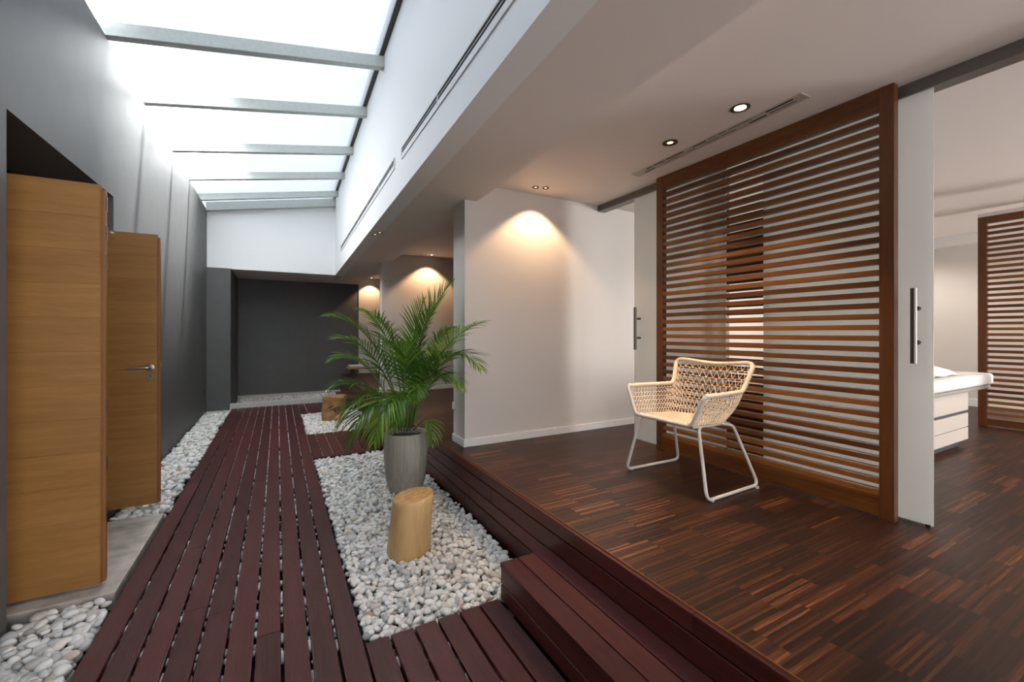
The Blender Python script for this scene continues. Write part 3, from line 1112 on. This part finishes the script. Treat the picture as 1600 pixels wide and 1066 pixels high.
def slatted(name, label, x, y0, y1, ztop, postw, n, thick=0.05, raily=0.075, cap=False):
    t = thing(name, label, 'screen', (x+thick/2, (y0+y1)/2, 0))
    for a, b in ((y0, y0+postw), (y1-postw, y1)):
        m = MB()
        m.box(x, x+thick, a, b, 0.0, ztop)
        m.build('post', M_iroko_z, t, bevel=0.002)
    m = MB()
    m.box(x+0.003, x+thick, y0+postw, y1-postw, ztop-raily, ztop)
    m.build('top_rail', M_iroko_y, t, bevel=0.002)
    m = MB()
    m.box(x+0.003, x+thick, y0+postw, y1-postw, 0.012, 0.012+raily)
    m.build('bottom_rail', M_iroko_y, t, bevel=0.002)
    lo, hi = 0.095, ztop-raily
    p = (hi-lo)/(n+0.5)
    m = MB()
    for i in range(n):
        z = lo + (i+0.75)*p
        m.box(x+0.006, x+0.006+0.044, y0+postw, y1-postw, z-0.0152, z+0.0152)
    m.build('slats', M_iroko_y, t, bevel=0.0015, seg=1)
    if cap:
        m = MB()
        m.box(x-0.005, x+thick+0.005, y0, y1, ztop, ztop+0.038)
        m.build('cap_strip', M_base, t)
    return t
slatted('slatted_screen', 'tall reddish brown slatted timber screen behind the woven chair', 2.88, 1.008, 2.636, 2.352, 0.066, 35, raily=0.115)
slatted('slatted_screen', 'narrow slatted timber panel seen in the gap between the frosted glass doors', 3.05, 1.765, 2.125, 2.28, 0.022, 35, raily=0.045)
slatted('slatted_screen', 'smaller reddish brown slatted screen inside the treatment room', 6.72, 0.85, 1.63, 2.27, 0.068, 34, cap=True)

# ------------------------------------------------------------------ treatment room
t = thing('massage_table', 'white padded treatment table on a beige drawer base', 'massage table', (5.0, 1.72, 0))
m = MB()
m.box(4.30, 5.42, 1.385, 1.95, 0.06, 0.49)
m.build('cabinet', M_lam, t, bevel=0.004)
m = MB()
m.box(4.34, 5.36, 1.42, 1.91, 0.0, 0.06)
m.build('plinth', M_gap, t)
for z0, z1 in ((0.065, 0.172), (0.180, 0.300)):
    m = MB()
    m.box(4.305, 5.415, 1.372, 1.3845, z0, z1)
    m.build('drawer', M_lam, t, bevel=0.002)
m = MB()
m.box(4.31, 5.41, 1.378, 1.3848, 0.302, 0.322)
m.build('drawer_gap', M_gap, t)
m = MB()
m.box(4.305, 5.415, 1.372, 1.3845, 0.325, 0.488)
m.build('front_panel', M_lam, t, bevel=0.002)
m = MB()
m.box(4.10, 5.90, 1.345, 2.02, 0.491, 0.525)
m.build('underframe', M_greyboard, t, bevel=0.008)
m = MB()
m.box(4.08, 5.93, 1.33, 2.04, 0.526, 0.632)
m.build('mattress', M_linen, t, smooth=True, bevel=0.028, seg=4)
m = MB()
pts = []
for i in range(9):
    for j in range(9):
        u, v = i/8, j/8
        x, y = 4.80 + 0.65*u, 1.42 + 0.34*v
        z = 0.640 + 0.085*math.sin(PI*min(1, max(0, u)))**0.6*math.sin(PI*v)**0.5 + 0.006*math.sin(13*u+7*v)
        pts.append((x, y, z))
fs_ = [(i*9+j, (i+1)*9+j, (i+1)*9+j+1, i*9+j+1) for i in range(8) for j in range(8)]
m.add(pts, fs_)
m.add([(p[0], p[1], 0.6335) for p in pts], [tuple(reversed(q)) for q in fs_])
o = m.build('folded_towel', M_linen, smooth=True)
tag(o, 'white folded towel lying on the treatment table', 'towel')

t = thing('wood_panel_stand', 'light wood panel at the right edge in front of the small screen', 'panel', (5.9, 0.9, 0))
m = MB()
m.box(5.90, 5.945, 0.66, 1.145, 0.36, 2.50-0.24)
m.build('panel', M_lightwood, t, bevel=0.012)
m = MB()
m.box(5.905, 5.94, 0.66, 0.72, 0.0, 0.36)
m.box(5.75, 6.1, 0.66, 0.72, 0.0, 0.03)
m.build('foot', M_lightwood, t, bevel=0.004)

# added spots without fixtures to brighten the treatment room, all out of view
for x, y in ((4.6, 2.5), (7.4, 2.6), (5.6, 0.2)):
    ld = bpy.data.lights.new('room_fill_spot', 'SPOT')
    ld.energy = 45
    ld.color = (1.0, 0.90, 0.80)
    ld.spot_size = 2.6
    ld.spot_blend = 0.6
    ld.shadow_soft_size = 0.04
    lo = bpy.data.objects.new('room_fill_spot', ld)
    COL.objects.link(lo)
    lo.location = (x, y, CEIL-0.02)

# bench at the far end
t = thing('low_bench', 'low bench with white cushion and wood edge at the far niche', 'bench', (1.75, 10.45, -0.0))
m = MB()
m.box(1.42, 2.3, 10.35, 10.75, 0.16, 0.20)
m.build('seat_board', M_lightwood, t, bevel=0.004)
for x in (1.50, 2.16):
    m = MB()
    m.box(x, x+0.06, 10.40, 10.70, 0.0, 0.16)
    m.build('leg', M_wenge, t, bevel=0.003)
m = MB()
m.box(1.45, 2.27, 10.36, 10.74, 0.201, 0.245)
m.build('cushion', M_linen, t, bevel=0.015, seg=3)

# ------------------------------------------------------------------ log stools
def log_stool():
    cx_, cy_ = 0.735, 2.72
    t = thing('log_stool', 'smooth peeled log stool in the front pebble bed', 'stool', (cx_, cy_, Z_GRAV))
    n = 48
    lean = Vector((0.035, -0.01))
    m = MB()
    prof = [(0.0, 0.100), (0.010, 0.130), (0.03, 0.136), (0.12, 0.134), (0.22, 0.131), (0.33, 0.128), (0.365, 0.127), (0.372, 0.122)]
    rings = []
    for z, r in prof:
        ring = []
        for j in range(n):
            a = 2*PI*j/n
            w = 1 + 0.035*math.sin(a*2+0.6) + 0.02*math.sin(a*3+2) + 0.01*math.sin(a*7)
            ox, oy = lean.x*z/0.44, lean.y*z/0.44
            tilt = 0.014*(z/0.37)*math.cos(a)
            ring.append((cx_+ox+r*w*math.cos(a), cy_+oy+r*w*math.sin(a), Z_GRAV+0.018+z+tilt))
        rings.append(ring)
    vs_ = [p for q in rings for p in q]
    fs_ = [(i*n+j, i*n+(j+1) % n, (i+1)*n+(j+1) % n, (i+1)*n+j) for i in range(len(prof)-1) for j in range(n)]
    m.add(vs_, fs_)
    m.build('trunk', M_stump, t, smooth=50)
    m = MB()
    top = rings[-1]
    c = (cx_+lean.x*0.85, cy_+lean.y*0.85, Z_GRAV+0.391)
    inner = [tuple(0.5*(p[k]+c[k]) + (0.0 if k < 2 else 0.001*math.sin(j)) for k in range(3)) for j, p in enumerate(top)]
    vs_ = list(top) + inner + [c]
    fs_ = [(j, (j+1) % n, n+(j+1) % n, n+j) for j in range(n)] + [(n+j, n+(j+1) % n, 2*n) for j in range(n)]
    m.add(vs_, fs_)
    m.build('sawn_top', M_stump_top, t, smooth=True)
log_stool()

def root_stool():
    cx_, cy_ = 0.80, 7.43
    t = thing('root_stool', 'carved root wood stool with dark hollows in the far pebble bed', 'stool', (cx_, cy_, Z_GRAV))
    n, k = 48, 20
    m = MB()
    vs_ = []
    for i in range(k+1):
        z = 0.40*i/k
        for j in range(n):
            a = 2*PI*j/n
            r = 0.20
            q = 1/max(abs(math.cos(a+0.35)), abs(math.sin(a+0.35)))
            r *= 0.78*min(q, 1.25)
            r *= 1 + 0.10*mnoise.noise(Vector((math.cos(a)*1.4, math.sin(a)*1.4, z*5)))
            d1 = math.hypot(((a-4.95+PI) % (2*PI)-PI)*0.19/0.085, (z-0.17)/0.055)
            d2 = math.hypot(((a-4.25+PI) % (2*PI)-PI)*0.19/0.05, (z-0.20)/0.045)
            r -= 0.115*math.exp(-d1**2) + 0.085*math.exp(-d2**2)
            vs_.append((cx_+r*math.cos(a), cy_+r*math.sin(a), Z_GRAV+0.002+z + (0.012*math.sin(a*2) if i == k else 0)))
    fs_ = [(i*n+j, i*n+(j+1) % n, (i+1)*n+(j+1) % n, (i+1)*n+j) for i in range(k) for j in range(n)]
    fs_.append(tuple(reversed(range(n))))
    fs_.append(tuple(k*n+j for j in range(n)))
    m.add(vs_, fs_)
    m.build('block', M_teak, t, smooth=60)
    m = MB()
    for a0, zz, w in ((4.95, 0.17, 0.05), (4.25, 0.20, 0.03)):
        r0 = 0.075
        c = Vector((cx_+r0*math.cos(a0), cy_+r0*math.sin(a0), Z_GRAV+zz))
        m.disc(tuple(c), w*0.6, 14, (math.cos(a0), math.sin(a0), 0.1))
    m.build('hollow_shade', M_gap, t)  # black discs inside the hollows paint in their deep shade
root_stool()

# ------------------------------------------------------------------ potted palm
PX, PY = 1.004, 3.80
palm = thing('potted_palm', 'large feathery palm in a tall grey fibre pot', 'potted plant', (PX, PY, Z_GRAV))
m = MB()
zg = Z_GRAV - 0.005
prof = [(0.060, 0.0), (0.095, 0.004), (0.120, 0.018), (0.142, 0.05), (0.160, 0.10), (0.176, 0.17), (0.186, 0.26), (0.190, 0.36), (0.190, 0.46),
        (0.188, 0.548), (0.184, 0.556), (0.178, 0.556), (0.172, 0.548), (0.170, 0.50), (0.168, 0.47)]
m.lathe(prof, (PX, PY, zg), 56)
m.build('pot', M_pot, palm, smooth=50)
m = MB()
vs_, fs_ = [], []
R_ = 10
for i in range(R_+1):
    for j in range(36):
        a = 2*PI*j/36
        r = 0.169*i/R_
        vs_.append((PX+r*math.cos(a), PY+r*math.sin(a), zg+0.505+0.02*mnoise.noise(Vector((r*30*math.cos(a), r*30*math.sin(a), 0)))))
for i in range(R_):
    for j in range(36):
        fs_.append((i*36+j, (i+1)*36+j, (i+1)*36+(j+1) % 36, i*36+(j+1) % 36))
m.add(vs_, fs_)
m.build('soil', M_soil, palm, smooth=True)

def frond(ctrl, n_pairs=26, lmax=0.30, start=0.30, wid=0.017, droop=0.55, spread=0.75):
    """stem curve with two rows of drooping leaflets: (leaflets, stem) builders"""
    pts = bez(ctrl, 40)
    st, lf = MB(), MB()
    k = len(pts)
    st.tube(pts, [0.0075*(1-0.85*i/(k-1))+0.0008 for i in range(k)], 6)
    for i in range(n_pairs):
        t = start + (0.995-start)*(i/(n_pairs-1))
        q = t*(k-1)
        a = min(int(q), k-2)
        p = pts[a].lerp(pts[a+1], q-a)
        T = (pts[a+1]-pts[a]).normalized()
        S = T.cross(Vector((0, 0, 1)))
        if S.length < 0.15:
            S = T.cross(Vector((0.6, -0.8, 0)))
        S.normalize()
        N = S.cross(T).normalized()
        u = (t-start)/(1-start)
        prof = (0.55 + 0.45*math.sin(PI*min(1, u*1.35+0.12))) if u < 0.55 else (1.0 - 0.72*((u-0.55)/0.45)**1.3)
        for sd in (-1, 1):
            L_ = lmax*prof*random.uniform(0.88, 1.1)
            fwd = 0.55 + 0.75*u
            d = (S*sd*spread + T*fwd + N*random.uniform(0.15, 0.40)).normalized()
            g = droop*random.uniform(0.7, 1.3)
            seg = 5
            P_ = [p]
            dd = d.copy()
            for s_ in range(seg):
                dd = (dd + Vector((0, 0, -1))*g*0.24*(0.4+s_*0.35)).normalized()
                P_.append(P_[-1] + dd*L_/seg)
            wv = d.cross(N)
            if wv.length < 0.1:
                wv = T
            wv.normalize()
            ws = [0.35, 0.95, 1.0, 0.82, 0.5, 0.06]
            vs2 = []
            for s_, pp in enumerate(P_):
                h = wid*0.5*ws[s_]*(0.75+0.25*prof)
                vs2 += [pp - wv*h + N*h*0.25, pp - N*h*0.1, pp + wv*h + N*h*0.25]
            fs2 = []
            for s_ in range(seg):
                b = s_*3
                fs2 += [(b, b+1, b+4, b+3), (b+1, b+2, b+5, b+4)]
            lf.add(vs2, fs2)
    return lf, st

FR = [
    ((1.023, 3.785, 0.167), (1.033, 3.78, 0.614), (1.072, 3.713, 1.071), (1.319, 3.509, 1.444)),
    ((0.998, 3.776, 0.171), (1.02, 3.73, 0.619), (1.012, 3.7, 1.014), (1.114, 3.622, 1.293)),
    ((0.973, 3.813, 0.167), (0.888, 3.837, 0.701), (0.713, 3.899, 1.139), (0.386, 4.022, 1.159)),
    ((0.983, 3.807, 0.167), (0.906, 3.964, 0.662), (0.714, 4.161, 1.014), (0.476, 4.372, 0.953)),
    ((0.958, 3.798, 0.16), (0.822, 3.839, 0.562), (0.655, 3.874, 0.875), (0.419, 3.946, 0.778)),
    ((0.943, 3.784, 0.153), (0.79, 3.742, 0.492), (0.586, 3.707, 0.67), (0.379, 3.706, 0.566)),
    ((0.938, 3.764, 0.158), (0.778, 3.635, 0.533), (0.562, 3.56, 0.607), (0.418, 3.547, 0.299)),
    ((0.953, 3.733, 0.151), (0.823, 3.553, 0.593), (0.614, 3.44, 0.557), (0.485, 3.42, 0.19)),
    ((0.967, 3.702, 0.156), (0.897, 3.513, 0.593), (0.719, 3.359, 0.62), (0.638, 3.312, 0.195)),
    ((0.987, 3.691, 0.156), (0.952, 3.482, 0.58), (0.835, 3.313, 0.64), (0.763, 3.256, 0.30)),
    ((1.017, 3.72, 0.158), (1.036, 3.55, 0.60), (1.021, 3.353, 0.70), (0.956, 3.309, 0.48)),
    ((1.043, 3.774, 0.167), (1.094, 3.632, 0.652), (1.237, 3.382, 1.015), (1.42, 3.054, 1.101)),
    ((1.04, 3.742, 0.174), (1.128, 3.557, 0.74), (1.299, 3.292, 0.988), (1.377, 3.02, 0.736)),
    ((1.053, 3.769, 0.167), (1.139, 3.665, 0.562), (1.234, 3.499, 0.795), (1.331, 3.274, 0.551)),
    ((1.048, 3.772, 0.167), (1.119, 3.676, 0.675), (1.211, 3.568, 0.987), (1.293, 3.409, 1.058)),
    ((1.047, 3.704, 0.158), (1.128, 3.557, 0.3), (1.131, 3.498, 0.364), (1.144, 3.468, 0.076)),
    ((1.004, 3.842, 0.17), (0.983, 3.944, 0.719), (0.898, 4.083, 1.134), (0.711, 4.277, 1.235)),
    ((1.027, 3.841, 0.167), (1.086, 3.865, 0.72), (1.128, 3.82, 1.014), (1.215, 3.66, 1.258)),
    ((1.019, 3.811, 0.162), (0.998, 3.822, 0.669), (0.923, 3.841, 1.014), (0.772, 3.866, 1.127)),
    ((1.039, 3.8, 0.162), (1.084, 3.752, 0.614), (1.185, 3.663, 0.855), (1.306, 3.538, 0.79)),
    ((1.023, 3.74, 0.176), (1.04, 3.639, 0.626), (1.112, 3.508, 0.83), (1.22, 3.374, 0.62)),
    ((1.023, 3.785, 0.167), (1.006, 3.681, 0.568), (0.989, 3.576, 0.879), (0.832, 3.526, 0.91)),
]
FP = {0: dict(n_pairs=34, lmax=0.30, start=0.34, droop=0.18, spread=0.8), 1: dict(lmax=0.26, droop=0.25), 15: dict(n_pairs=8, lmax=0.17, start=0.5, droop=0.9),
      2: dict(n_pairs=30, lmax=0.30, droop=0.5), 11: dict(n_pairs=28, lmax=0.26, droop=0.55), 7: dict(lmax=0.33, droop=0.6), 8: dict(lmax=0.33, droop=0.6)      ,9: dict(lmax=0.22, droop=0.5), 10: dict(lmax=0.17, n_pairs=20, droop=0.5), 20: dict(lmax=0.20, n_pairs=22, droop=0.4), 17: dict(lmax=0.20), 14: dict(lmax=0.19), 13: dict(lmax=0.22)}
for i, c in enumerate(FR):
    lf, st = frond(c, **FP.get(i, dict(lmax=0.27)))
    fo = lf.build('frond', M_leaf, palm, smooth=True)
    st.build('stem', M_stem, fo, smooth=True)

# ------------------------------------------------------------------ woven armchair
CX, CY = 2.50, 2.03
chair = thing('woven_armchair', 'woven natural rattan armchair on white steel legs in front of the slatted screen', 'armchair', (CX, CY, 0))
# local frame: front is -x, width along y
LCY = 2.0
for s in (-1, 1):
    m = MB()
    y = LCY + s*0.335
    yt = CY + s*0.245
    pts = rounded([(2.38, yt-s*0.03, 0.405), (2.325, yt, 0.400), (2.243, y, 0.012), (2.785, y+(0.02 if s < 0 else -0.01), 0.012), (2.665, yt, 0.400), (2.60, yt-s*0.03, 0.405)], 0.05, 6)
    m.tube(pts, 0.0105, 12)
    m.build('leg', M_chair, chair, smooth=True)
    m = MB()
    for x in (2.29, 2.74):
        m.lathe([(0.012, -0.012), (0.012, 0.004)], (x, y, 0.0125), 12)
    m.build('glide', M_chair, chair, smooth=40)

# shell: seat outline (U) and rim (U), both running right front -> back -> left front
RIM = [(-0.215, -0.325, 0.625), (0.215, -0.285, 0.622), (0.295, -0.318, 0.815), (0.318, 0.0, 0.787), (0.295, 0.318, 0.815), (0.215, 0.285, 0.622), (-0.215, 0.325, 0.625)]
OUT = [(-0.225, -0.235, 0.432), (0.125, -0.215, 0.415), (0.195, -0.135, 0.412), (0.205, 0.0, 0.412), (0.195, 0.135, 0.412), (0.125, 0.215, 0.415), (-0.225, 0.235, 0.432)]
BRK = [0.0, 0.30, 0.395, 0.5, 0.605, 0.70, 1.0]
def sampled(poly, n=240, k=5):
    pts = []
    for i in range(n+1):
        u = i/n
        j = min(5, max(q for q in range(6) if BRK[q] <= u))
        w = (u-BRK[j])/(BRK[j+1]-BRK[j])
        pts.append(Vector(poly[j]).lerp(Vector(poly[j+1]), w))
    sm = []
    for i in range(n+1):
        kk = min(k, i, n-i)
        sm.append(sum((pts[q] for q in range(i-kk, i+kk+1)), Vector((0, 0, 0)))/(2*kk+1))
    return sm
RIM_S, OUT_S = sampled(RIM), sampled(OUT, k=5)
def shell_pt(u, v):
    """u 0..1 from the right arm round the back to the left arm, v 0..1 from the seat edge up to the rim"""
    q = min(239.999, max(0, u*240))
    i = int(q)
    a = OUT_S[i].lerp(OUT_S[i+1], q-i)
    b = RIM_S[i].lerp(RIM_S[i+1], q-i)
    p = a.lerp(b, v)
    d = Vector((p.x, p.y, 0)).normalized()
    p = p + d*0.02*math.sin(PI*v)
    return Vector((CX, CY, 0)) + p
weave = MB()
NU, NV = 50, 7
for j in range(NV+1):
    v = j/NV
    weave.tube([shell_pt(i/72, v) for i in range(73)], 0.0024, 5)
for j in range(NV):
    va, vb = j/NV, (j+1)/NV
    for i in range(NU):
        ua, ub = i/NU, (i+1)/NU
        um = (ua+ub)/2
        weave.tube([shell_pt(ua, va), shell_pt(um, vb)], 0.0024, 4, cap=False)
        weave.tube([shell_pt(um, vb), shell_pt(ub, va)], 0.0024, 4, cap=False)
weave.build('woven_back', M_rattan, chair, smooth=True)

def seat_pt(u, w):
    """u 0..1 right to left, w 0..1 front to back"""
    x = -0.225 + 0.43*w
    hw = 0.235 - 0.02*w
    if w > 0.75:
        hw -= 0.11*((w-0.75)/0.25)**2
    y = -hw + 2*hw*u
    z = 0.432 - 0.02*w - 0.020*math.sin(PI*u)*math.sin(PI*min(1, w+0.1))
    return Vector((CX+x, CY+y, z))
seat = MB()
for j in range(27):
    seat.tube([seat_pt(i/16, j/26) for i in range(17)], 0.0032, 5)
for i in range(40):
    u = (i+0.5)/40
    for j in range(26):
        dz = 0.003*(1 if (i+j) % 2 else -1)
        a, b = seat_pt(u, j/26), seat_pt(u + (0.010 if j % 2 else -0.010), (j+1)/26)
        seat.tube([a+Vector((0, 0, dz)), b+Vector((0, 0, -dz))], 0.0026, 4, cap=False)
seat.build('woven_seat', M_rattan, chair, smooth=True)

def rim_path():
    return [shell_pt(i/140, 1.0) for i in range(141)]
rp = rim_path()
m = MB()
m.tube(rp, 0.0145, 10)
m.build('wrapped_rim', M_rattan, chair, smooth=True)
m = MB()
fr_ = rounded([rp[6] + Vector((0, 0, 0.001)), rp[0] + Vector((-0.012, 0, 0)), shell_pt(0, 0) + Vector((-0.01, 0, -0.004)), shell_pt(1, 0) + Vector((-0.01, 0, -0.004)), rp[-1] + Vector((-0.012, 0, 0)), rp[-7] + Vector((0, 0, 0.001))], 0.035, 6)
m.tube(fr_, 0.0125, 10)
m.build('front_frame', M_chair, chair, smooth=True)
m = MB()
for s in (-1, 1):
    m.tube([(CX-0.20, CY+s*0.225, 0.415), (CX+0.19, CY+s*0.205, 0.400)], 0.0075, 8)
m.tube([(CX+0.19, CY-0.205, 0.400), (CX+0.19, CY+0.205, 0.400)], 0.0075, 8)
m.tube([(CX-0.16, CY-0.225, 0.413), (CX-0.16, CY+0.225, 0.413)], 0.0075, 8)
m.build('seat_frame', M_chair, chair, smooth=True)
